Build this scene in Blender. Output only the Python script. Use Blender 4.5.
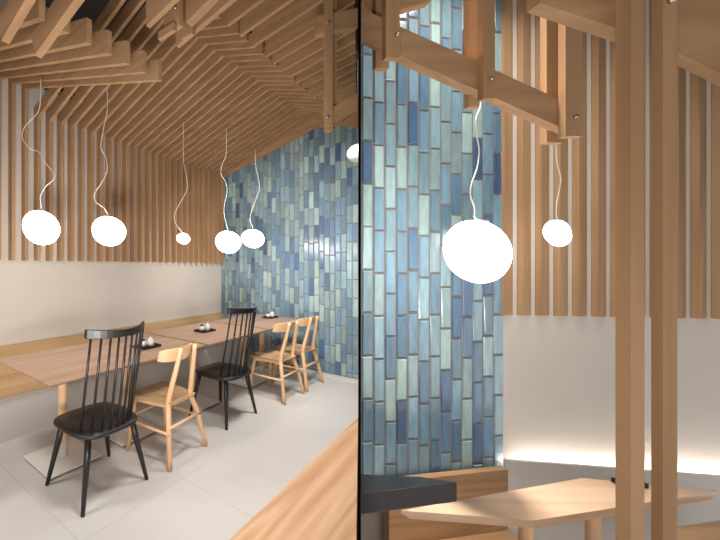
import bpy, bmesh, math, random
from mathutils import Vector, Matrix
random.seed(7)
C = bpy.context.scene
COL = C.collection
for o in list(bpy.data.objects): bpy.data.objects.remove(o)

# ------------------------------------------------------------------ camera, world, light
F = 357.0; HZ = 267.0; CX = 180.0; CAMZ = 1.42
cam = bpy.data.cameras.new('camera'); co = bpy.data.objects.new('camera', cam); COL.objects.link(co)
co.location = (0, 0, CAMZ); co.rotation_euler = (math.pi/2, 0, 0)
cam.sensor_width = 36; cam.lens = F/720*36; cam.shift_x = (360-CX)/720; cam.shift_y = -(270-HZ)/720
cam.clip_start = .05
cam.dof.use_dof = True; cam.dof.focus_distance = 3.0; cam.dof.aperture_fstop = 7
C.camera = co
C.view_settings.view_transform = 'Standard'; C.view_settings.look = 'None'
C.view_settings.gamma = 1; C.view_settings.use_curve_mapping = False
C.view_settings.exposure = 0.0
w = bpy.data.worlds.new('world'); C.world = w; w.use_nodes = True
w.node_tree.nodes['Background'].inputs[0].default_value = (1.0, .985, .97, 1)
w.node_tree.nodes['Background'].inputs[1].default_value = 1.15
TH = math.radians(46.8)
UX, UY = math.cos(TH), math.sin(TH)
def L(u, v, z=0): return Vector((UX*u-UY*v, UY*u+UX*v, z))
def P(x, y, Z): return Vector(((x-CX)/F*Z, Z, CAMZ-(y-HZ)/F*Z))
def PZ(x, y, z):                                   # point of the photo at a known height
    Z = F*(CAMZ-z)/(y-HZ); return Vector(((x-CX)/F*Z, Z, z))
def area(name, loc, target, size, power, col=(1, .96, .92), spread=170):
    l = bpy.data.lights.new(name, 'AREA'); l.shape = 'DISK'; l.size = size; l.energy = power; l.color = col; l.spread = math.radians(spread)
    o = bpy.data.objects.new(name, l); COL.objects.link(o); o.location = loc
    o.rotation_euler = (Vector(target)-Vector(loc)).to_track_quat('-Z', 'Y').to_euler()
    return o
area('added_downlight', L(1.5, 1.1, 2.6), L(1.5, 1.3, 0), .5, 15, spread=115)  # added fill without a fitting, brightens the near floor
area('added_downlight', L(3.0, 1.3, 3.0), L(3.5, 1.6, 0), .5, 22, spread=115)  # added the same way, for the far floor
area('tile_fill', L(2.5, 1.15, 3.0), L(4.7, 2.4, 1.0), .4, 18, spread=85)  # added fill to brighten the blue tiles, no real lamp here
area('added_downlight', L(.3, 2.3, 2.35), L(.9, 2.5, 0), .5, 10, spread=120)  # added fill over the left end, stands in for ceiling light
area('bounce_fill', L(-.2, .1, .62), L(2.8, 2.5, 1.9), .7, 34, spread=110)  # added low fill behind the view, imitates light bounced off the floor
area('added_downlight', (1.95, 2.0, 3.6), (1.85, 2.0, 0), .35, 17, spread=130)  # added fill grazing the right-hand slats from above
area('added_downlight', (1.5, 1.9, 3.7), (1.45, 1.8, 0), .3, 16, spread=45)  # added narrow fill to brighten the right-hand table

# ------------------------------------------------------------------ materials
def lin(c):
    return tuple(((x/255)/12.92 if x/255 <= .04045 else ((x/255+.055)/1.055)**2.4) for x in c)+(1,)
def new_mat(name, col, rough=.5, metal=0, spec=.5):
    m = bpy.data.materials.new(name); m.use_nodes = True
    b = m.node_tree.nodes['Principled BSDF']
    b.inputs['Base Color'].default_value = lin(col); b.inputs['Roughness'].default_value = rough
    b.inputs['Metallic'].default_value = metal; b.inputs['Specular IOR Level'].default_value = spec
    return m, m.node_tree.nodes, m.node_tree.links, b
def noise_mat(name, col, rough=.5, amp=.06, scale=6, metal=0, spec=.5, bump=0):
    m, n, l, b = new_mat(name, col, rough, metal, spec)
    tc = n.new('ShaderNodeTexCoord'); nz = n.new('ShaderNodeTexNoise'); nz.inputs['Scale'].default_value = scale
    nz.inputs['Detail'].default_value = 4
    l.new(tc.outputs['Object'], nz.inputs['Vector'])
    mx = n.new('ShaderNodeMix'); mx.data_type = 'RGBA'
    c = lin(col)
    mx.inputs[6].default_value = tuple(max(0, x*(1-amp)) for x in c[:3])+(1,)
    mx.inputs[7].default_value = tuple(min(1, x*(1+amp)) for x in c[:3])+(1,)
    l.new(nz.outputs[0], mx.inputs[0]); l.new(mx.outputs[2], b.inputs['Base Color'])
    if bump:
        bp = n.new('ShaderNodeBump'); bp.inputs['Strength'].default_value = bump; bp.inputs['Distance'].default_value = .004
        l.new(nz.outputs[0], bp.inputs['Height']); l.new(bp.outputs[0], b.inputs['Normal'])
    return m
def wood(name, ca, cb, axis=0, rough=.45, fine=26, cath=3.0, spec=.4):
    """grain stretched along the object's axis"""
    m, n, l, b = new_mat(name, ca, rough, 0, spec)
    tc = n.new('ShaderNodeTexCoord'); mp = n.new('ShaderNodeMapping')
    s = [1.0, 1.0, 1.0]; s[axis] = .07
    mp.inputs['Scale'].default_value = s
    l.new(tc.outputs['Object'], mp.inputs[0])
    oi = n.new('ShaderNodeObjectInfo'); ad = n.new('ShaderNodeVectorMath'); ad.operation = 'ADD'
    ml = n.new('ShaderNodeMath'); ml.operation = 'MULTIPLY'; ml.inputs[1].default_value = 17
    l.new(oi.outputs['Random'], ml.inputs[0]); l.new(mp.outputs[0], ad.inputs[0]); l.new(ml.outputs[0], ad.inputs[1])
    n1 = n.new('ShaderNodeTexNoise'); n1.inputs['Scale'].default_value = fine; n1.inputs['Detail'].default_value = 5
    n2 = n.new('ShaderNodeTexNoise'); n2.inputs['Scale'].default_value = cath; n2.inputs['Detail'].default_value = 1.5
    l.new(ad.outputs[0], n1.inputs['Vector']); l.new(ad.outputs[0], n2.inputs['Vector'])
    rg = n.new('ShaderNodeMath'); rg.operation = 'MULTIPLY'; rg.inputs[1].default_value = 9
    fr = n.new('ShaderNodeMath'); fr.operation = 'PINGPONG'; fr.inputs[1].default_value = .5
    l.new(n2.outputs[0], rg.inputs[0]); l.new(rg.outputs[0], fr.inputs[0])
    av = n.new('ShaderNodeMath'); av.operation = 'MULTIPLY_ADD'; av.inputs[1].default_value = .9
    l.new(fr.outputs[0], av.inputs[0]); 
    h = n.new('ShaderNodeMath'); h.operation = 'MULTIPLY'; h.inputs[1].default_value = .55
    l.new(n1.outputs[0], h.inputs[0]); l.new(h.outputs[0], av.inputs[2])
    mx = n.new('ShaderNodeMix'); mx.data_type = 'RGBA'; mx.inputs[6].default_value = lin(ca); mx.inputs[7].default_value = lin(cb)
    l.new(av.outputs[0], mx.inputs[0]); l.new(mx.outputs[2], b.inputs['Base Color'])
    return m
M = {}
FIN_A, FIN_B = (187, 151, 115), (156, 120, 85)
for i, ax in enumerate('xyz'):
    M['fin_'+ax] = wood('fin_timber_'+ax, FIN_A, FIN_B, i, .6, spec=.2)
    M['table_'+ax] = wood('walnut_top_'+ax, (178, 146, 122), (140, 106, 84), i, .32)
    M['oak_'+ax] = wood('oak_'+ax, (204, 172, 130), (174, 138, 98), i, .4)
    M['beech_'+ax] = wood('beech_'+ax, (238, 200, 160), (216, 170, 126), i, .42, cath=1.6)
    M['brown_'+ax] = wood('brown_oak_'+ax, (178, 142, 104), (138, 102, 68), i, .4)
M['pale_table'] = wood('pale_table_top', (216, 184, 154), (186, 148, 116), 0, .28)
M['plat'] = wood('platform_oak', (238, 196, 156), (186, 134, 92), 0, .45, fine=50, cath=5.0)
M['white'] = noise_mat('white_plaster', (206, 197, 187), .85, .03, 5, spec=.2)
M['whitepanel'] = noise_mat('white_panel', (206, 200, 194), .7, .02, 3, spec=.3)
M['ceil'] = noise_mat('dark_ceiling', (84, 82, 82), .9, .06, 3, spec=.1)
M['black'] = noise_mat('black_lacquer', (34, 32, 31), .38, .05, 12)
M['partition'] = noise_mat('black_panel', (3, 3, 3), .9, .05, 5, spec=0)
M['counter'] = noise_mat('dark_stone', (50, 48, 50), .18, .1, 40)
M['steel'] = noise_mat('brushed_steel', (196, 192, 188), .28, .04, 60, metal=.75)
M['bolt'] = noise_mat('bolt_steel', (190, 188, 185), .3, .03, 40, metal=.9)
M['plate'] = noise_mat('grey_base_plate', (236, 232, 228), .3, .03, 8)
M['cord'] = noise_mat('white_cord', (222, 214, 206), .6, .03, 30)
M['tray'] = noise_mat('black_tray', (24, 22, 22), .5, .05, 20)
M['china'] = noise_mat('white_china', (200, 197, 192), .3, .03, 20)
M['dkball'] = noise_mat('dark_glaze', (48, 44, 46), .3, .05, 20)
M['grout'] = noise_mat('brown_grout', (134, 120, 112), .9, .08, 40, spec=.1)
def emis(name, col, s):
    m, n, l, b = new_mat(name, (250, 248, 245), .4)
    b.inputs['Emission Color'].default_value = col; b.inputs['Emission Strength'].default_value = s
    lw = n.new('ShaderNodeTexNoise'); lw.inputs['Scale'].default_value = 2
    return m
M['lamp'] = emis('glowing_glass', (1, .96, .92, 1), 12)
M['led'] = emis('led_strip', (1, .95, .90, 1), 26.0)
M['offlamp'] = noise_mat('unlit_glass', (226, 228, 226), .12, .03, 8)
def floor_mat():
    m, n, l, b = new_mat('grey_floor_tile', (205, 200, 195), .38)
    tc = n.new('ShaderNodeTexCoord'); sp = n.new('ShaderNodeSeparateXYZ'); l.new(tc.outputs['Object'], sp.inputs[0])
    outs = []
    for k, off in ((0, .989), (1, 1.63)):
        a = n.new('ShaderNodeMath'); a.operation = 'SUBTRACT'; a.inputs[1].default_value = off; l.new(sp.outputs[k], a.inputs[0])
        p = n.new('ShaderNodeMath'); p.operation = 'PINGPONG'; p.inputs[1].default_value = .385; l.new(a.outputs[0], p.inputs[0])
        g = n.new('ShaderNodeMath'); g.operation = 'LESS_THAN'; g.inputs[1].default_value = .0022; l.new(p.outputs[0], g.inputs[0]); outs.append(g)
    mxm = n.new('ShaderNodeMath'); mxm.operation = 'MAXIMUM'; l.new(outs[0].outputs[0], mxm.inputs[0]); l.new(outs[1].outputs[0], mxm.inputs[1])
    nz = n.new('ShaderNodeTexNoise'); nz.inputs['Scale'].default_value = 2.5; nz.inputs['Detail'].default_value = 3; l.new(tc.outputs['Object'], nz.inputs['Vector'])
    mb = n.new('ShaderNodeMix'); mb.data_type = 'RGBA'; mb.inputs[6].default_value = lin((206, 202, 198)); mb.inputs[7].default_value = lin((216, 213, 209)); l.new(nz.outputs[0], mb.inputs[0])
    mx = n.new('ShaderNodeMix'); mx.data_type = 'RGBA'; l.new(mxm.outputs[0], mx.inputs[0]); l.new(mb.outputs[2], mx.inputs[6]); mx.inputs[7].default_value = lin((190, 185, 180))
    l.new(mx.outputs[2], b.inputs['Base Color'])
    return m
M['floor'] = floor_mat()
def tile_mat():
    m, n, l, b = new_mat('glazed_blue_tile', (110, 150, 165), .2)
    at = n.new('ShaderNodeAttribute'); at.attribute_name = 'glaze'
    tc = n.new('ShaderNodeTexCoord'); mp = n.new('ShaderNodeMapping'); mp.inputs['Scale'].default_value = (1, 1, .25); l.new(tc.outputs['Object'], mp.inputs[0])
    nz = n.new('ShaderNodeTexNoise'); nz.inputs['Scale'].default_value = 30; nz.inputs['Detail'].default_value = 4; l.new(mp.outputs[0], nz.inputs['Vector'])
    mr = n.new('ShaderNodeMapRange'); mr.inputs[3].default_value = .65; mr.inputs[4].default_value = 1.35; l.new(nz.outputs[0], mr.inputs[0])
    vm = n.new('ShaderNodeVectorMath'); vm.operation = 'SCALE'; l.new(at.outputs['Color'], vm.inputs[0]); l.new(mr.outputs[0], vm.inputs['Scale'])
    l.new(vm.outputs[0], b.inputs['Base Color'])
    n2 = n.new('ShaderNodeTexNoise'); n2.inputs['Scale'].default_value = 14; l.new(tc.outputs['Object'], n2.inputs['Vector'])
    bp = n.new('ShaderNodeBump'); bp.inputs['Strength'].default_value = .25; bp.inputs['Distance'].default_value = .004
    l.new(n2.outputs[0], bp.inputs['Height']); l.new(bp.outputs[0], b.inputs['Normal'])
    b.inputs['Coat Weight'].default_value = .6; b.inputs['Coat Roughness'].default_value = .08
    return m
M['tile'] = tile_mat()

# ------------------------------------------------------------------ helpers
def obj(name, bm, m, parent=None, loc=None, rz=0, smooth=False, bevel=0):
    bmesh.ops.recalc_face_normals(bm, faces=bm.faces)
    me = bpy.data.meshes.new(name); bm.to_mesh(me); bm.free()
    me.materials.append(M[m] if isinstance(m, str) else m)
    o = bpy.data.objects.new(name, me); COL.objects.link(o)
    if smooth:
        for p in me.polygons: p.use_smooth = True
    if parent: o.parent = parent
    if loc is not None: o.location = loc
    o.rotation_euler.z = rz
    if bevel:
        md = o.modifiers.new('bevel', 'BEVEL'); md.width = bevel; md.segments = 2; md.limit_method = 'ANGLE'
    return o
def tag(o, label=None, cat=None, group=None, kind=None):
    if label: o['label'] = label
    if cat: o['category'] = cat
    if group: o['group'] = group
    if kind: o['kind'] = kind
    return o
def thing(name, label, cat, loc=(0, 0, 0), rz=0, group=None):
    o = bpy.data.objects.new(name, None); COL.objects.link(o); o.location = loc; o.rotation_euler.z = rz
    o.empty_display_size = .1
    return tag(o, label, cat, group)
def dup(root, loc, rz, label):
    r = root.copy(); COL.objects.link(r); r.location = loc; r.rotation_euler.z = rz; r['label'] = label
    for ch in list(root.children):
        c = ch.copy(); COL.objects.link(c); c.parent = r
        for g in list(ch.children):
            d = g.copy(); COL.objects.link(d); d.parent = c
    return r
def box(bm, x0, x1, y0, y1, z0, z1):
    v = [bm.verts.new(p) for p in ((x0,y0,z0),(x1,y0,z0),(x1,y1,z0),(x0,y1,z0),(x0,y0,z1),(x1,y0,z1),(x1,y1,z1),(x0,y1,z1))]
    for f in ((0,3,2,1),(4,5,6,7),(0,1,5,4),(1,2,6,5),(2,3,7,6),(3,0,4,7)): bm.faces.new([v[i] for i in f])
    return v
def bbox(*a):
    bm = bmesh.new(); box(bm, *a); return bm
def prism(pts, off):
    """closed polygon pts (3D) extruded by vector off"""
    bm = bmesh.new(); off = Vector(off)
    a = [bm.verts.new(Vector(p)) for p in pts]; b = [bm.verts.new(Vector(p)+off) for p in pts]
    bm.faces.new(a); bm.faces.new(b[::-1])
    for i in range(len(a)):
        j = (i+1) % len(a); bm.faces.new((a[i], b[i], b[j], a[j]))
    return bm
def tube(bm, pts, rad, n=10):
    pts = [Vector(p) for p in pts]; rs = rad if isinstance(rad, (list, tuple)) else [rad]*len(pts)
    rings = []; ref = None
    for i, p in enumerate(pts):
        d = (pts[min(i+1, len(pts)-1)]-pts[max(i-1, 0)]).normalized()
        if ref is None:
            ref = Vector((1, 0, 0)) if abs(d.x) < .8 else Vector((0, 1, 0))
        s = (ref-d*ref.dot(d)).normalized(); t = d.cross(s); ref = s
        rings.append([bm.verts.new(p+(s*math.cos(2*math.pi*k/n)+t*math.sin(2*math.pi*k/n))*rs[i]) for k in range(n)])
    for a, b in zip(rings, rings[1:]):
        for k in range(n): bm.faces.new((a[k], a[(k+1) % n], b[(k+1) % n], b[k]))
    bm.faces.new(rings[0][::-1]); bm.faces.new(rings[-1])
    return bm
def tb(pts, rad, n=10): return tube(bmesh.new(), pts, rad, n)
def lathe(prof, n=24):
    bm = bmesh.new(); rings = []
    for r, z in prof:
        if r < 1e-5: rings.append([bm.verts.new((0, 0, z))])
        else: rings.append([bm.verts.new((r*math.cos(2*math.pi*k/n), r*math.sin(2*math.pi*k/n), z)) for k in range(n)])
    for a, b in zip(rings, rings[1:]):
        for k in range(n):
            k2 = (k+1) % n
            if len(a) == 1 and len(b) > 1: bm.faces.new((a[0], b[k2], b[k]))
            elif len(b) == 1 and len(a) > 1: bm.faces.new((a[k], a[k2], b[0]))
            elif len(a) > 1: bm.faces.new((a[k], a[k2], b[k2], b[k]))
    return bm
def catmull(pts, k=6):
    pts = [Vector(p) for p in pts]; out = []
    q = [pts[0]*2-pts[1]]+pts+[pts[-1]*2-pts[-2]]
    for i in range(1, len(q)-2):
        for j in range(k):
            t = j/k; a, b, c, d = q[i-1], q[i], q[i+1], q[i+2]
            out.append(.5*((2*b)+(c-a)*t+(2*a-5*b+4*c-d)*t*t+(3*b-a-3*c+d)*t**3))
    out.append(pts[-1]); return out
ORD = ['first','second','third','fourth','fifth','sixth','seventh','eighth','ninth','tenth','eleventh','twelfth','thirteenth','fourteenth','fifteenth','sixteenth','seventeenth','eighteenth','nineteenth','twentieth','twenty-first','twenty-second','twenty-third','twenty-fourth','twenty-fifth','twenty-sixth','twenty-seventh']

# ------------------------------------------------------------------ setting, dining side
def struct(name, bm, m, rz=0, loc=None, parent=None, bevel=0):
    o = obj(name, bm, m, parent, loc, rz, bevel=bevel)
    if not parent: o['kind'] = 'structure'
    return o
WU, WV = 4.73, 3.52
pd = Vector(((359.6-CX)/F, 1, 0)); pn = Vector((1, -pd.x, 0)).normalized()
INV = Matrix.Rotation(-TH, 4, 'Z')
def lprism(pts, z0, z1):            # world plan points -> prism in the dining side's own axes
    q = [INV @ Vector((p.x, p.y, 0)) for p in pts]
    return prism([Vector((p.x, p.y, z0)) for p in q], (0, 0, z1-z0))
def part_at(u):                     # v where the line of constant u meets the partition
    return (UX*u-pd.x*UY*u)/(UY+pd.x*UX)
wv = part_at(WU+.02)-.05
off = Vector((-.006, 0, 0))
struct('floor', lprism([L(-3.0, WV+.1), L(-3.0, -2.2), Vector((.6, -2.6, 0)), Vector((.6, 1.2, 0)), L(WU+.1, part_at(WU+.1)+.01), L(WU+.1, WV+.1)], -.70, 0), 'floor', TH)
struct('wall_left', bbox(-3.0, WU+.1, WV, WV+.1, 0, 4.1), 'white', TH)
wb = struct('wall_back', bbox(WU+.012, WU+.12, wv+.06, WV, 0, 4.1), 'grout', TH)
struct('ceiling', lprism([L(-3.0, WV+.1), L(-3.0, -2.2), Vector((.6, -2.6, 0)), Vector((.6, 1.2, 0)), L(WU+.1, part_at(WU+.1)+.01), L(WU+.1, WV+.1)], 4.1, 4.2), 'ceil', TH)
rear = [L(-3.0, WV+.1), L(-3.0, -2.2), Vector((.6, -2.6, 0)), Vector((4.6, -2.6, 0)), Vector((4.6, 2.2, 0))]
bm = bmesh.new()
for p, q in zip(rear, rear[1:]):
    vs = [bm.verts.new((r_.x, r_.y, z)) for r_, z in ((p, 1.85), (q, 1.85), (q, 4.15), (p, 4.15))]; bm.faces.new(vs)
bmesh.ops.solidify(bm, geom=bm.faces[:], thickness=.06)
struct('rear_light_block', bm, 'white')  # unseen header, added to keep high horizon light off the ceiling fins
PALETTE = [(144,168,172)]*5+[(130,158,168)]*6+[(116,146,162)]*6+[(98,128,152)]*4+[(80,108,140)]*2+[(150,174,172)]*4+[(108,138,156)]*4
def tile_field(length, z0, z1, pitch, tl, gap):
    """columns of upright tiles in the local x/z plane, each tile its own shade and tiny tilt; faces -y"""
    bm = bmesh.new(); lay = bm.loops.layers.float_color.new('glaze')
    ncol = int(length/pitch)
    for i in range(ncol):
        z = z0-random.random()*tl
        while z < z1:
            a, b = max(z, z0), min(z+tl, z1); z += tl
            if b-a < .03: continue
            x0, x1 = i*pitch+gap/2, (i+1)*pitch-gap/2; a += gap/2; b -= gap/2
            ty, tz, e, d = random.uniform(-.0012, .0012), random.uniform(-.002, .002), .006, .008
            q = [(x0,0,a),(x1,0,a),(x1,0,b),(x0,0,b)]
            fr = [(x0+e,-d-ty-tz,a+e),(x1-e,-d+ty-tz,a+e),(x1-e,-d+ty+tz,b-e),(x0+e,-d-ty+tz,b-e)]
            Q = [bm.verts.new(p) for p in q]; R = [bm.verts.new(p) for p in fr]
            c = random.choice(PALETTE); k = random.uniform(.9, 1.1); c = lin(tuple(min(255, y*k) for y in c))
            fs = [bm.faces.new(R)]+[bm.faces.new((Q[j], Q[(j+1) % 4], R[(j+1) % 4], R[j])) for j in range(4)]
            for f in fs:
                for lp in f.loops: lp[lay] = c
    return bm
t = obj('blue_tiles', tile_field(WV-wv-.06, .03, 4.0, (WV-wv-.0601)/30, .235, .0075), 'tile', wb)
t.location = (WU+.012, WV, 0); t.rotation_euler.z = -math.pi/2
struct('baseboard_back', bbox(WU-.012, WU+.01, wv+.03, WV, 0, .028), 'whitepanel', TH)
# thin black partition between the two rooms, running away from the camera
a0, a1 = pd*1.25, pd*2.405
pb = pd*4.38
th = .0086
struct('wall_middle', prism([a0-pn*th/2+Vector((0,0,-1.4)), pb-pn*th/2+Vector((0,0,-1.4)), pb+pn*th/2+Vector((0,0,-1.4)), a0+pn*th/2+Vector((0,0,-1.4))], (0,0,5.5)), 'partition')

# bench along the white wall
b = thing('wall_bench', 'long oak bench with white front running under the white wall', 'bench', L(1.0, 2.99), TH)
b0, b1 = -2.2, WU-1.0-.02
obj('bench_base', bbox(b0, b1, .02, .51, 0, .36), 'whitepanel', b)
obj('seat', bbox(b0, b1, 0, .51, .362, .412), 'oak_x', b, bevel=.004)
bm = prism([(b0, .46, .414), (b0, .525, .414), (b0, .525, .68), (b0, .505, .68)], (b1-b0, 0, 0))
obj('backrest', bm, 'oak_x', b)

# raised timber platform at lower right
pl = bmesh.new()
pv = .742
q0 = L(-.8, pv); q1 = L(2.9, pv)
s = (q0.x-pd.x*q0.y)  # clip to partition on its right
def on_part(p0, dr):   # intersection of p0+dr*s with partition line X = pd.x*Y - .01
    k = (pd.x*p0.y-.008-p0.x)/(dr.x-pd.x*dr.y); return p0+dr*k
e1 = on_part(q0, Vector((UX, UY, 0))); e0 = pd*1.26+Vector((-.01, 0, 0)); 
poly = [q0, e1, e0, Vector((.45, .9, 0)), Vector((-.2, .55, 0))]
inv = Matrix.Rotation(-TH, 4, 'Z')
poly = [inv @ p for p in poly]
o = obj('timber_platform', prism([p+Vector((0,0,.0)) for p in poly], (0, 0, .45)), 'plat', None, (0,0,0), TH, bevel=.003)
tag(o, 'low oak-topped platform with flat grained surface at lower right of dining area', 'platform')

# ------------------------------------------------------------------ fins of wall and ceiling
T = .03
VF = WV-.085
def fin_part(root, name, pts, m):
    bm = prism([(-T/2, v, z) for v, z in pts], (T, 0, 0)); return obj(name, bm, m, root)
def fin(u, prof, label, group, cut=False):
    r = thing('timber_fin', label, 'ceiling fin', L(u, 0, 0), TH, group)
    return r
D = .115
def sl(p, q, d=D):   # plank between two lower-edge points, depth upward
    return [p, q, (q[0], q[1]+d), (p[0], p[1]+d)]
Bproto = thing('timber_fin', 'x', 'ceiling fin', L(1.62, 0), TH, 'timber fins climbing the white wall and crossing the ceiling')
fin_part(Bproto, 'upright', [(VF, 1.485), (WV-.001, 1.485), (WV-.001, 3.02), (VF, 2.90)], 'fin_z')
fin_part(Bproto, 'rafter', [(VF, 2.901), (WV-.001, 3.021), (VF-.03, 3.03), (2.0, 3.4+D), (2.0, 3.4)], 'fin_y')
fin_part(Bproto, 'ridge_piece', sl((1.999, 3.4), (1.578, 3.25)), 'fin_y')
B = []
NB = 26
for k in range(NB):
    u = 1.62+.1226*k
    lab = 'tan timber fin up the white wall and over ceiling, %s from blue tiles' % ORD[NB-1-k]
    if k == 0: Bproto['label'] = lab; B.append(Bproto); Bproto.location = L(u, 0)
    else: B.append(dup(Bproto, L(u, 0), TH, lab))
far = [1.56, 1.72, 1.88, 2.04, 2.208, 2.375, 2.558, 2.76, 2.90, 3.06, 3.21, 3.36, 3.50, 3.63, 3.76, 3.89, 4.02, 4.15, 4.28, 4.41, 4.54]
for k, u in enumerate(far):
    vmin = max(.5, part_at(u)+.03)
    z = 3.235+(1.575-vmin)*.155
    o = obj('timber_fin', prism([(-T/2, 1.575, 3.235), (-T/2, vmin, z), (-T/2, vmin, z+.16), (-T/2, 1.575, 3.395)], (T, 0, 0)), 'fin_y', None, L(u, 0), TH)
    tag(o, 'tan timber fin rising right beyond the ceiling valley, %s from blue tiles' % ORD[len(far)-1-k], 'ceiling fin', 'timber fins beyond the ceiling valley')
Aproto = thing('timber_fin', 'x', 'ceiling fin', L(1.497, 0), TH, 'timber fins dipping down from the left wall')
fin_part(Aproto, 'upright', [(VF, 1.485), (WV-.001, 1.485), (WV-.001, 3.25), (VF, 3.14)], 'fin_z')
fin_part(Aproto, 'rafter', [(VF, 3.141), (WV-.001, 3.251), (VF-.02, 3.26), (1.57, 2.55+.125), (1.57, 2.55)], 'fin_y')
for k in (0, 1, 2, 3, 4, 5, 6, 8, 9, 10):
    u = 1.497-.1236*k
    lab = 'down-sloping tan timber fin with cut end, %s of the stepped row from the room side' % ORD[k]
    if k == 0: Aproto['label'] = lab
    else: dup(Aproto, L(u, 0), TH, lab)
# short fins overlapping in front of the stepped row
for k, (u, nm) in enumerate(((.80, 'right-hand of the two'), (.645, 'left-hand of the two'))):
    o = obj('hanging_fin', prism([(-.018, 1.707, 2.45), (-.018, .6, 2.70), (-.018, .6, 2.85), (-.018, 1.74, 2.56)], (.036, 0, 0)), 'fin_y', None, L(u, 0), TH)
    tag(o, 'tan plank rising steeply to the top left picture edge, %s' % nm, 'ceiling fin', 'steep planks at the top left')

def box_between(a, b, w, t_, up=Vector((0, 0, 1)), wdir=None):
    """plank from a to b: height t_ along up, width w sideways (away)"""
    a, b = Vector(a), Vector(b); d = (b-a).normalized()
    s = wdir.normalized()*w if wdir is not None else d.cross(up).normalized()*w
    bm = prism([a, b, b+up*t_, a+up*t_], s); return bm
# hanger truss beside the partition (left room)
def pxbox(x0, x1, y0, y1, Z, d):
    return prism([P(x0, y1, Z), P(x1, y1, Z), P(x1, y0, Z), P(x0, y0, Z)], (0, d, 0))
tr = thing('hanging_truss', 'double timber hanger with bolted beams at the ridge beside the black divider', 'truss', (0, 0, 0))
obj('hanger', pxbox(325.5, 333, -8, 130.5, 2.30, .03), 'fin_z', tr)
obj('hanger', pxbox(329.2, 336.7, -2, 124, 2.39, .03), 'fin_z', tr)
def pxplank(pts, Z0, Z1, d=.05):
    """four photo points, first two at Z0 (left), last two at Z1 (right), thickness d backwards"""
    (a, b, c, e) = pts
    return prism([P(*a, Z0), P(*b, Z0), P(*c, Z1), P(*e, Z1)], pd*d if a[0] > 360 and a[0] < 390 else (0, d, 0))
obj('upper_beam', pxplank([(317.5, 16), (317.5, 34), (357.8, 27), (357.8, 8)], 2.335, 2.335), 'fin_x', tr)
obj('lower_beam', pxplank([(329, 109), (329, 126), (357.8, 111), (357.8, 93)], 2.335, 2.335), 'fin_x', tr)
def bolt(p, parent, r=.011):
    bm = lathe([(0, .012), (r*.7, .011), (r, .005), (r, 0), (0, 0)], 14)
    bmesh.ops.rotate(bm, verts=bm.verts, cent=(0, 0, 0), matrix=Matrix.Rotation(math.pi/2, 3, 'X'))
    return obj('bolt', bm, 'bolt', parent, p, smooth=True)
bolt(P(328.2, 22.5, 2.30), tr); bolt(P(325.8+2, 117, 2.30), tr)
tr2 = thing('hanging_truss', 'bolted timber hanger plate and planks hanging at top centre of left view', 'truss', (0, 0, 0))
def lplank(name, u, t_, p, q, d): return obj(name, prism([(u-t_/2, p[0], p[1]), (u-t_/2, q[0], q[1]), (u-t_/2, q[0], q[1]+d), (u-t_/2, p[0], p[1]+d)], (t_, 0, 0)), 'fin_y', tr2)
tr2.rotation_euler.z = TH
obj('hanger', bbox(1.362, 1.388, 1.28, 1.40, 2.688, 3.16), 'fin_z', tr2)
obj('hanger', bbox(1.468, 1.494, 1.29, 1.37, 2.70, 3.16), 'fin_z', tr2)
lplank('beam', 1.418, .05, (1.265, 2.708), (.5, 2.93), .15)
lplank('beam', 1.55, .03, (1.475, 2.738), (.6, 2.90), .12)
lplank('beam', 1.25, .028, (1.403, 2.678), (.5, 2.84), .13)
obj('spacer', bbox(1.335, 1.36, 1.30, 1.42, 2.66, 2.70), 'fin_y', tr2)
bt = bolt((1.36, 1.31, 2.79), tr2, .011); bt.rotation_euler.z = -math.pi/2
struct('trim_1', prism([(WU-.03, 3.44, 2.87), (WU-.03, 2.1, 3.235), (WU-.03, 1.92, 3.29), (WU-.03, 1.62, 3.22), (WU-.03, wv+.05, 3.12), (WU-.03, wv+.05, 3.5), (WU-.03, 1.9, 3.6), (WU-.03, WV-.005, 3.08), (WU-.03, WV-.005, 2.87)], (.027, 0, 0)), 'fin_y', TH)
# track with small black spot lamps
t = thing('spotlight_track', 'small black spotlight track tucked between fins above the white wall', 'spotlight', L(1.66, 3.30, 3.17), TH)
obj('rail', bbox(-.1, 1.0, -.015, .015, 0, .03), 'black', t)
for i in range(3): obj('spot_head', tb([(-.05+.13*i, 0, -.001), (-.05+.13*i, -.03, -.045)], .018, 12), 'black', t)

# ------------------------------------------------------------------ pendants
def pendant(loc, r, sx, sy, cordpts, label, rz=0, mat='lamp', cap=True, group='glowing glass pendants over the left table row', seed=0):
    t = thing('pendant_lamp', label, 'pendant lamp', loc, rz, group)
    rnd = random.Random(seed); a1_, a2_ = rnd.uniform(0, 6), rnd.uniform(0, 6)
    bm = bmesh.new(); bmesh.ops.create_uvsphere(bm, u_segments=40, v_segments=24, radius=1)
    for v in bm.verts:
        p = v.co.copy(); k = 1+.05*math.cos(math.atan2(p.y, p.x)-a1_)*(1-abs(p.z))+.035*p.z*math.cos(math.atan2(p.y, p.x)-a2_)
        v.co = Vector((p.x*sx*k, p.y*sy*k, p.z*(.93 if p.z < 0 else .9)))*r
        v.co.x -= .12*v.co.z
    obj('glass_shade', bm, mat, t, smooth=True)
    top = r*.9*.95
    if cap: obj('cap', lathe([(0, .02), (.006, .019), (.012, .008), (r*.28, .002), (r*.3, -.006), (0, -.006)], 20), 'steel', t, (0, 0, top), smooth=True)
    cp = [Vector((0, 0, top+.012))]+[Vector(c) for c in cordpts]
    obj('cord', tb(catmull(cp, 6), .0032, 6), 'cord', t, smooth=True)
    return t
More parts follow.
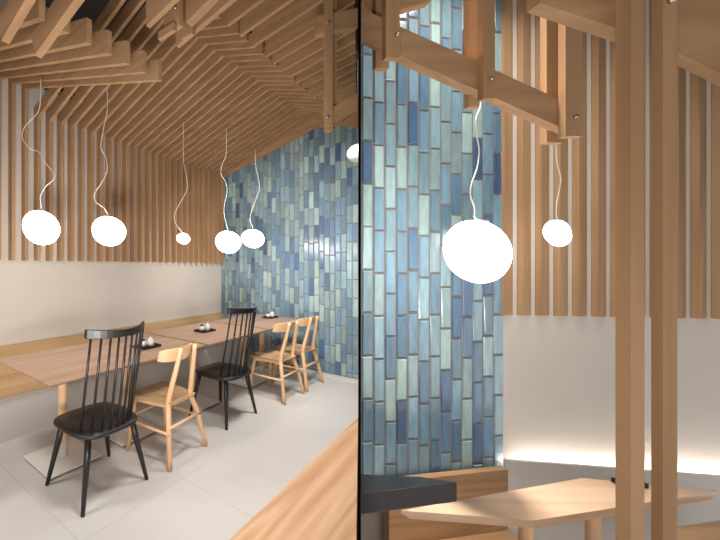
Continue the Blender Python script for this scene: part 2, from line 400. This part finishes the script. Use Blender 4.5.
def cord_px(cx, cy, Z, pts, rzang=0):
    base = P(cx, cy, Z); rot = Matrix.Rotation(-rzang, 4, 'Z')
    return [rot @ (P(x, y, Z)-base) for x, y in pts]
def pend_px(cx, cy, wpx, hpx, Z, pts, label, seed=0, **k):
    ang = math.atan2((cx-CX)/F, 1); r = hpx*Z/F/2/.9
    s = (wpx/hpx)*math.cos(ang)*.93
    return pendant(P(cx, cy, Z), r, s, s, cord_px(cx, cy, Z, pts, -ang), label, rz=-ang, seed=seed, **k)
pend_px(41, 227.5, 36.5, 33.5, 2.75, [(41, 204), (40.5, 196), (46, 186), (53, 180), (54, 174), (45, 162), (39, 152), (31, 149), (23, 140), (23, 130), (30, 121), (38, 112), (40.5, 100), (40.5, 79)], 'large glowing glass pendant farthest left, in front of pale slats', 1)
pend_px(108.5, 231, 33, 29, 2.9, [(104, 208), (96, 202), (94.5, 194), (102, 182), (107, 171), (106, 158), (101, 148), (102, 138), (104, 126), (107, 112), (107.5, 98), (107, 87)], 'large glowing glass pendant, second from the left, over the nearest table', 2)
pend_px(183.3, 238.5, 13, 10.5, 3.5, [(181, 231), (175, 222), (175, 213), (180, 203), (187, 189), (186, 174), (183.5, 158), (183.5, 121)], 'smallest glowing glass pendant in the middle of the row', 3)
pend_px(228, 242, 24.5, 22, 4.0, [(228, 230), (225, 219), (224, 208), (227, 191), (225, 181), (221, 174), (222, 165), (226, 154), (226.5, 128)], 'rounded glowing pendant left of the pair by the blue tiled wall', 4)
pend_px(253, 238.5, 22, 18, 4.4, [(253, 228), (250, 219), (252, 210), (256, 199), (259.5, 188), (258, 176), (255.5, 165), (255.5, 150)], 'flattened glowing pendant right of the pair by the blue tiled wall', 5)
# half-dome lamp fixed to the black partition
cw = pd*3.3-pn*.0036; cw.z = CAMZ+(HZ-153)/F*3.3
bm = bmesh.new(); bmesh.ops.create_uvsphere(bm, u_segments=32, v_segments=16, radius=1)
for v in bm.verts: v.co = Vector((v.co.x*.105, v.co.y*.10, v.co.z*.083))
ang_ = math.atan2(pd.x, 1)
bmesh.ops.rotate(bm, verts=bm.verts, cent=(0, 0, 0), matrix=Matrix.Rotation(-ang_, 3, 'Z'))
g = bmesh.ops.bisect_plane(bm, geom=bm.verts[:]+bm.edges[:]+bm.faces[:], plane_co=(0, 0, 0), plane_no=pn, clear_outer=True)
bmesh.ops.holes_fill(bm, edges=[e for e in bm.edges if e.is_boundary], sides=0)
sc = thing('wall_lamp', 'unlit white half-round lamp cut off by the black divider, before blue tiles', 'wall lamp', cw)
obj('shade', bm, 'offlamp', sc, smooth=False)
# ------------------------------------------------------------------ tables
def table(u0, u1, legs, label):
    v0, v1 = 1.96, 2.79; Hh = .74
    t = thing('dining_table', label, 'table', L((u0+u1)/2, (v0+v1)/2), TH, 'timber tables in a row along the bench')
    hx, hy = (u1-u0)/2, (v1-v0)/2
    bm = bmesh.new(); e = .03
    top = [(-hx,-hy),(hx,-hy),(hx,hy),(-hx,hy)]
    A = [bm.verts.new((x, y, Hh)) for x, y in top]; Bv = [bm.verts.new((x, y, Hh-.008)) for x, y in top]
    Cc = [bm.verts.new((x-math.copysign(e, x), y-math.copysign(e, y), Hh-.028)) for x, y in top]
    bm.faces.new(A); bm.faces.new(Cc[::-1])
    for i in range(4):
        j = (i+1) % 4; bm.faces.new((A[i], Bv[i], Bv[j], A[j])); bm.faces.new((Bv[i], Cc[i], Cc[j], Bv[j]))
    obj('tabletop', bm, 'table_x', t)
    for lu in legs:
        x = lu-(u0+u1)/2
        lg = obj('leg', tb([(x, .075, .13), (x, .075, Hh-.028)], .034, 20), 'beech_z', t, smooth=False)
        obj('steel_sleeve', tb([(x, .075, .0215), (x, .075, .13)], .0345, 20), 'whitepanel', lg)
        bp_ = obj('base_plate', bbox(x-.205, x+.205, .075-.205, .075+.205, .0115, .021), 'plate', t)
        obj('shadow_gap', bbox(x-.195, x+.195, .075-.195, .075+.195, 0, .011), 'black', bp_)  # black slab put in as the shadow line beneath the plate
    return t
table(.98, 2.43, (1.335, 1.935), 'longest wooden dining table, nearest the left edge, on two square plates')
table(2.46, 3.50, (2.80,), 'middle wooden dining table with one leg, behind the second black chair')
table(3.53, 4.50, (3.77, 4.19), 'far wooden dining table closest to the blue tiled wall')
# trays with cruets
def tray(u, v, label, kind, rz=0):
    t = thing('serving_tray', label, 'tray', L(u, v, .7405), TH+rz, 'black trays on the tables')
    bm = bmesh.new(); box(bm, -.1, .1, -.07, .07, 0, .006)
    for a in ((-.1,.1,-.07,-.064),(-.1,.1,.064,.07),(-.1,-.094,-.064,.064),(.094,.1,-.064,.064)): box(bm, a[0], a[1], a[2], a[3], .006, .018)
    obj('tray_body', bm, 'tray', t)
def put(u, v, name, label, cat, prof, m, extra=None):
    t = thing(name, label, cat, L(u, v, .7467), TH)
    obj('body', lathe(prof, 24), m, t, smooth=True)
    if extra:
        for nm, pr, mm, z in extra: obj(nm, lathe(pr, 20), mm, t, (0, 0, z), smooth=True)
    return t
JAR = [(0, 0), (.026, 0), (.03, .01), (.03, .045), (.022, .056), (0, .056)]
LID = [(.023, 0), (.02, .008), (.006, .012), (.008, .02), (0, .024)]
POT = [(0, 0), (.022, 0), (.031, .012), (.033, .026), (.027, .042), (.015, .05), (0, .05)]
spots = [(2.02, 2.28, 'on the nearest table'), (2.94, 2.40, 'on the middle table'), (4.33, 2.40, 'on the far table')]
for (u, v, wd) in spots:
    tray(u, v, 'flat black rectangular tray %s' % wd, 0)
    put(u+.03, v-.01, 'sugar_jar', 'small pale ceramic jar on the black tray %s' % wd, 'jar', JAR, 'china', [('lid', LID, 'china', .056)])
    put(u-.035, v+.012, 'sauce_pot', 'small round sauce pot with dark lid on the tray %s' % wd, 'pot', POT, 'china', [('lid', [(.016, 0), (.015, .012), (.006, .02), (0, .021)], 'dkball', .05)])

# ------------------------------------------------------------------ chairs (front = local +y)
def black_chair(loc, label):
    t = thing('spindle_chair', label, 'chair', loc, TH, 'black spindle-back chairs')
    zs = .44
    # seat outline: rounded D, wider in front
    out = []
    for k in range(40):
        a = 2*math.pi*k/40; c, s = math.cos(a), math.sin(a)
        p = 2.0/3.8
        x = .236*math.copysign(abs(c)**p, c); y = .228*math.copysign(abs(s)**p, s)
        if y < 0: x *= 1-.10*(y/.228)**2
        out.append((x, y))
    bm = bmesh.new()
    rings = []
    for f, z in ((.92, zs-.032), (1.0, zs-.018), (1.0, zs-.006), (.97, zs), (.6, zs-.006), (.25, zs-.009)):
        rings.append([bm.verts.new((x*f-.02, y*f-.022, z)) for x, y in out])
    for a, b_ in zip(rings, rings[1:]):
        for k in range(40): bm.faces.new((a[k], a[(k+1) % 40], b_[(k+1) % 40], b_[k]))
    bm.faces.new(rings[0]); bm.faces.new(rings[-1])
    obj('seat', bm, 'black', t, smooth=True)
    for sx in (-1, 1):
        for (yt, yb) in ((.15, .215), (-.15, -.215)):
            obj('leg', tb([(sx*.165, yt, zs-.022), (sx*.185, yt+(yb-yt)*.3, zs-.15), (sx*.243, yb, 0)], [.02, .021, .0125], 12), 'black', t, smooth=True)
    # crest rail, curved, leaning back
    n = 14; bm = bmesh.new(); rg = []
    for k in range(n+1):
        a = -1+2*k/n; x = a*.218-.012; y = -.318+.10*a*a; z = 1.03+.006*a*a
        hh = .022+.006*abs(a); tt = .012
        rg.append([bm.verts.new((x, y+dy, z+dz)) for dy, dz in ((-tt, -hh), (tt, -hh+.004), (tt-.006, hh), (-tt-.006, hh))])
    for a, b_ in zip(rg, rg[1:]):
        for k in range(4): bm.faces.new((a[k], a[(k+1) % 4], b_[(k+1) % 4], b_[k]))
    bm.faces.new(rg[0]); bm.faces.new(rg[-1])
    obj('crest_rail', bm, 'black', t, bevel=.004)
    for k in range(9):
        a = -1+k/4.0; xb = a*.192-.01; yb = -.228+.108*a*a; xt = a*.19-.01; yt = -.318+.10*(xt/.218)**2
        obj('spindle', tb([(xb, yb, zs-.012), ((xb+xt)/2, (yb+yt)/2-.004, .74), (xt, yt, 1.018)], [.0095, .0085, .007], 10), 'black', t, smooth=True)
    return t
bc = black_chair(L(1.345, 2.01), 'black spindle-back chair in the foreground at the nearest table')
dup(bc, L(2.79, 2.05), TH, 'black spindle-back chair standing between light wooden chairs at middle table')
def wood_chair(loc, rz, label):
    t = thing('wooden_chair', label, 'chair', loc, rz, 'light wooden chairs')
    zs = .435
    ang = lambda y: .15+(.215-.15)*(y+.17)/.37
    # saddle seat
    n = 12; bm = bmesh.new(); topv = []; botv = []
    for j in range(n+1):
        y = -.17+.385*j/n; wd = ang(y); r1, r2 = [], []
        for i in range(n+1):
            a = -1+2*i/n; edge = .012*(abs(a)**8)
            x = a*wd*(1-.03*(abs(2*j/n-1)**6)); z = zs-.014*(1-a*a)*math.sin(math.pi*min(1, j/n+.15))
            r1.append(bm.verts.new((x, y+.02*(1-a*a)*(1 if j == n else 0), z))); r2.append(bm.verts.new((x*.97, y*.98, z-.018)))
        topv.append(r1); botv.append(r2)
    for g in (topv, botv):
        for j in range(n):
            for i in range(n): bm.faces.new((g[j][i], g[j][i+1], g[j+1][i+1], g[j+1][i]))
    def edge_strip(a, b_):
        for k in range(len(a)-1): bm.faces.new((a[k], a[k+1], b_[k+1], b_[k]))
    edge_strip(topv[0], botv[0]); edge_strip(topv[-1], botv[-1])
    edge_strip([r[0] for r in topv], [r[0] for r in botv]); edge_strip([r[-1] for r in topv], [r[-1] for r in botv])
    obj('seat', bm, 'oak_y', t, smooth=False)
    obj('seat_rail', bbox(-.15, .15, .14, .16, zs-.055, zs-.02), 'beech_x', t)
    for sx in (-1, 1):
        obj('side_rail', box_between((sx*.135, -.12, zs-.05), (sx*.18, .15, zs-.05), .018, .03), 'beech_y', t)
        obj('front_leg', tb([(sx*.185, .16, zs-.02), (sx*.2, .19, .25), (sx*.215, .215, 0)], [.018, .019, .015], 12), 'beech_z', t, smooth=True)
        pts = catmull([(sx*.221, -.215, 0), (sx*.178, -.165, .26), (sx*.137, -.13, .41), (sx*.132, -.135, .48), (sx*.105, -.175, .67), (sx*.086, -.207, .83)], 4)
        rr = [0.0175+.005*math.sin(math.pi*min(1, k/(len(pts)-1)*1.1)) for k in range(len(pts))]
        obj('back_post', tb(pts, rr, 12), 'beech_z', t, smooth=True)
        obj('side_stretcher', tb([(sx*.2, -.185, .235), (sx*.205, .2, .235)], .011, 10), 'beech_y', t, smooth=True)
    obj('rear_stretcher', tb([(-.19, -.178, .27), (.19, -.178, .27)], .0115, 10), 'beech_x', t, smooth=True)
    obj('front_stretcher', tb([(-.203, .2, .27), (.203, .2, .27)], .009, 10), 'beech_x', t, smooth=True)
    # curved back panel
    n = 16; bm = bmesh.new(); rg = []
    for k in range(n+1):
        a = -1+2*k/n; x = .175*math.sin(a*1.25)/math.sin(1.25); y = -.172+.105*a*a; z = .777
        hh = .05-.012*abs(a)**6; tt = .007; lean = .012
        rg.append([bm.verts.new((x, y+dy, z-.012*a*a+dz)) for dy, dz in ((-tt+lean, -hh), (tt+lean, -hh), (tt-lean, hh), (-tt-lean, hh))])
    for a, b_ in zip(rg, rg[1:]):
        for k in range(4): bm.faces.new((a[k], a[(k+1) % 4], b_[(k+1) % 4], b_[k]))
    bm.faces.new(rg[0]); bm.faces.new(rg[-1])
    obj('back_panel', bm, 'beech_x', t, bevel=.003)
    return t
wc = wood_chair(L(1.966, 1.985), TH+math.radians(5), 'light wooden chair right beside the foreground black chair')
dup(wc, L(3.643, 1.945), TH-math.radians(1), 'light wooden chair just right of the second black chair')
dup(wc, L(4.175, 1.94), TH-math.radians(1), 'light wooden chair closest to the blue tiled wall')

# ================================================================== RIGHT ROOM
FR = -.70
CR = Vector((.9048*2.6, 2.6, 0))
dB = Vector((-math.sin(math.radians(80.86)), -math.cos(math.radians(80.86)), 0))      # along tiles towards the divider
dW = Vector((.987, -.162, 0)).normalized(); nW = Vector((-.162, -.987, 0)).normalized()
nB = Vector((-dB.y*-1, -abs(dB.x), 0)).normalized() if False else Vector((.159, -.987, 0)).normalized()
Z_ = Vector((0, 0, 1))
def vprism(pts, z0, z1): return prism([Vector((p.x, p.y, z0)) for p in pts], (0, 0, z1-z0))
tB = 1.1
struct('wall_right', vprism([CR, CR+dW*2.2, CR+dW*2.2-nW*.1, CR-nW*.1], FR, 4.1), 'white')
endB = CR+dB*1.141; endB2 = CR-nB*.1+dB*1.069
wf = struct('wall_far', vprism([CR, endB, endB2, CR-nB*.1], FR, 4.1), 'grout')
tl = obj('blue_tiles', tile_field(1.1405, -.2, 4.0, .0877, .292, .011), 'tile', wf)
# local +x from the divider end towards the corner, facing -y
tl.location = endB+nB*.001; tl.rotation_euler.z = math.atan2(-dB.y, -dB.x)
struct('floor', vprism([pd*1.26+Vector((.02, 0, 0)), pd*2.38+Vector((.02, 0, 0)), CR, CR+dW*2.2, Vector((4.6, -2.6, 0)), Vector((.63, -2.6, 0)), Vector((.63, 1.2, 0))], FR-.08, FR), 'floor')
struct('ceiling', vprism([Vector((.61, -2.6, 0)), Vector((.61, 1.19, 0)), endB, CR, CR+dW*2.2, Vector((4.65, -2.6, 0))], 4.1, 4.2), 'ceil')
# slats
def at_w(t_, n_): return CR+dW*t_+nW*n_
NS = 17
for k in range(NS):
    tc_ = .060+.1145*k; Cp = at_w(tc_, .001)
    pts = [Cp, at_w(tc_, .004), at_w(tc_-.068, .032), at_w(tc_-.087, .008), at_w(tc_-.087, .001)]
    c0 = Cp.copy()
    o = obj('wall_slat', vprism([p-c0 for p in pts], 1.074, 3.9), 'fin_z', None, c0)
    tag(o, 'upright tan slat above the white wall in right view, %s from blue tiles' % ORD[k], 'slat', 'upright slats of the right view')
# cove ledge and its light
lz = .065
o = obj('cove_ledge', vprism([at_w(-.05, .1), at_w(2.0, .1), at_w(2.0, .08), at_w(-.05, .08)], FR, lz), 'whitepanel')
tag(o, 'pale grey low panel hiding the strip light below the white wall', 'ledge')
o = obj('light_strip', vprism([at_w(.06, .068), at_w(1.95, .068), at_w(1.95, .045), at_w(.06, .045)], lz-.09, lz-.08), 'led')
tag(o, 'glowing strip light washing the foot of the white wall', 'strip light')
# bench along the tiles
b = thing('corner_bench', 'brown oak bench with upright back under the blue tiles in right view', 'bench', (0, 0, 0))
def bpt(x, Z, n=0): return Vector(((x-CX)/F*Z, Z, 0))
r1 = Vector(((508-CX)/F*2.5, 2.5, 0)); r0 = r1+dB*.93
obj('backrest', vprism([r1, r0, r0-nB*.05, r1-nB*.05], -.42, .002), 'brown_x', b)
obj('seat', vprism([r1, r0, r0+nB*.3, r1+nB*.3], -.46, -.422), 'brown_x', b)
obj('bench_base', vprism([r1+nB*.02-dB*-.01, r0+nB*.02, r0+nB*.28, r1+nB*.28], FR, -.462), 'brown_x', b)
# table
tz = .196
Lc, Nc, Rc, Bc = PZ(401, 510, tz), PZ(530, 526, tz), PZ(719, 491, tz), PZ(582, 478, tz)
Nc = PZ(534, 520.5, tz); Lc = PZ(401, 510.5, tz)
t = thing('dining_table', 'pale wooden table with pointed corners in the right view', 'table', ((Lc+Rc)/2-Vector((0, 0, tz-FR))))
org = t.location.copy()
bm = bmesh.new(); cen = (Lc+Nc+Rc+Bc)/4
tp = [Lc, Nc, Rc, Bc]
A = [bm.verts.new(p-org) for p in tp]; B2 = [bm.verts.new(p-org-Z_*.012) for p in tp]
C2 = [bm.verts.new(p+(cen-p)*.05-org-Z_*.045) for p in tp]
bm.faces.new(A); bm.faces.new(C2)
for i in range(4):
    j = (i+1) % 4; bm.faces.new((A[i], B2[i], B2[j], A[j])); bm.faces.new((B2[i], C2[i], C2[j], B2[j]))
obj('tabletop', bm, 'pale_table', t)
for x, Z in ((526, 1.79), (593, 1.86)):
    p = Vector(((x-CX)/F*Z, Z, 0))-org; p.z = 0
    obj('leg', tb([p+Z_*.002, p+Z_*(tz-.045-FR)], .029, 20), 'beech_z', t)
# tray on it
p = PZ(632, 485.5, tz)
t = thing('serving_tray', 'black tray on the pale table behind the blurred posts', 'tray', p+Z_*.0005, math.radians(-12))
obj('tray_body', bbox(-.082, .06, -.02, .02, 0, .026), 'tray', t, bevel=.003)
# bench seat at lower right
a, b_ = Vector(((640-CX)/F*1.72, 1.72, 0)), Vector(((760-CX)/F*1.78, 1.78, 0))
zt = CAMZ-(532-HZ)/F*1.72; 
o = obj('timber_stool', prism([PZ(655, 530.5, .05), PZ(760, 514, .05), PZ(800, 560, .05), PZ(690, 580, .05)], (0, 0, -.4)), 'brown_x')
tag(o, 'brown wooden bench block at the lower right picture corner', 'bench')
# dark counter
cz = .517
k1 = PZ(457, 482, cz); k2 = PZ(361.2, 493.7, cz); k3 = PZ(361.2, 474, cz); k4 = PZ(420, 476.5, cz)
tag(obj('bar_counter', vprism([k1, k2, k3, k4], cz-.083, cz), 'counter', bevel=.002), 'glossy dark stone counter end beside the black divider', 'counter')
# pendants
pend_px(475.8, 251, 66.5, 62, 1.9, [(474.5, 216), (474.5, 208), (470.5, 196), (471.5, 184), (477, 168), (479, 150), (476, 132), (476, 118), (480, 108), (481, 101)], 'biggest glowing glass pendant, in front of blue tiles in right view', 8, group='glowing glass pendants of the right view')
pend_px(557.6, 232.8, 27.5, 26.5, 2.2, [(556.5, 216), (556.5, 204), (560, 186), (560.5, 176), (557, 163), (556, 150), (556, 139)], 'small glowing glass pendant in front of slats in right view', 9, group='glowing glass pendants of the right view')
# zigzag truss, three double hangers
t = thing('hanging_truss', 'sloping bolted timber beam on three double hangers crossing the right view', 'truss', (0, 0, 0))
ZB = 1.72
def beam(a, b_, name='beam', Z0=ZB, Z1=ZB, d=.05, x0=None):
    return obj(name, pxplank([(a[0], a[1]), (a[0], a[2]), (b_[0], b_[2]), (b_[0], b_[1])], Z0, Z1, d), 'fin_x', t)
beam((361.5, 8.3, 37.5), (398, 24.8, 54.5))
beam((399, 26, 55.2), (494, 68.6, 97.5))
beam((495, 70, 97.7), (572, 105, 132.5))
for x0, x1, yb in ((386, 400, 57.5), (483.5, 495, 98.5), (565.6, 582.5, 136)):
    obj('hanger', pxbox(x0, x1, -80, yb, ZB-.035, .033), 'fin_z', t)
    x_ = CX+(x0-CX)*(ZB-.035)/(ZB+.052)*1.0
    w_ = (x1-x0)*(ZB-.035)/(ZB+.052)
    zb = CAMZ-(yb-HZ)/F*(ZB-.035)
    yb2 = HZ+(CAMZ-zb)*F/(ZB+.052)
    obj('hanger', pxbox(x_, x_+w_, -80, yb2, ZB+.052, .033), 'fin_z', t)
for x, y in ((396.5, 35.4), (491, 79), (575, 117)): bolt(P(x, y, ZB-.035), t, .009)
beam((399, -20, 9.6), (432, -30, 0), 'upper_beam')
obj('brace', pxplank([(361.5, -30), (361.5, 14), (376.5, 18), (376.5, -30)], 1.9, 1.9, .03), 'beech_z', t)
# near truss: two full-height posts with sloping beam
t = thing('hanging_truss', 'close blurred sloping beam across top right held by two tall posts', 'truss', (0, 0, 0))
ZP = .95
def post(xf0, xf1, d, ytop):
    z1 = CAMZ-(ytop-HZ)/F*ZP
    a, b_ = Vector(((xf0-CX)/F*ZP, ZP, 0)), Vector(((xf1-CX)/F*ZP, ZP, 0))
    return obj('post', vprism([a, b_, b_+Vector((0, d, 0)), a+Vector((0, d, 0))], FR, z1), 'fin_z', t)
post(631, 644.5, .034, -60)
post(663, 677.5, .024, -60)
obj('beam', pxplank([(540, -70), (540, 3), (640, 36), (640, -30)], 1.06, 1.0, .04), 'fin_x', t)
obj('beam', pxplank([(664, -30), (664, 46), (760, 92), (760, 20)], .985, .96, .03), 'fin_x', t)
bolt(P(669.5, 1.5, ZP), t, .008)
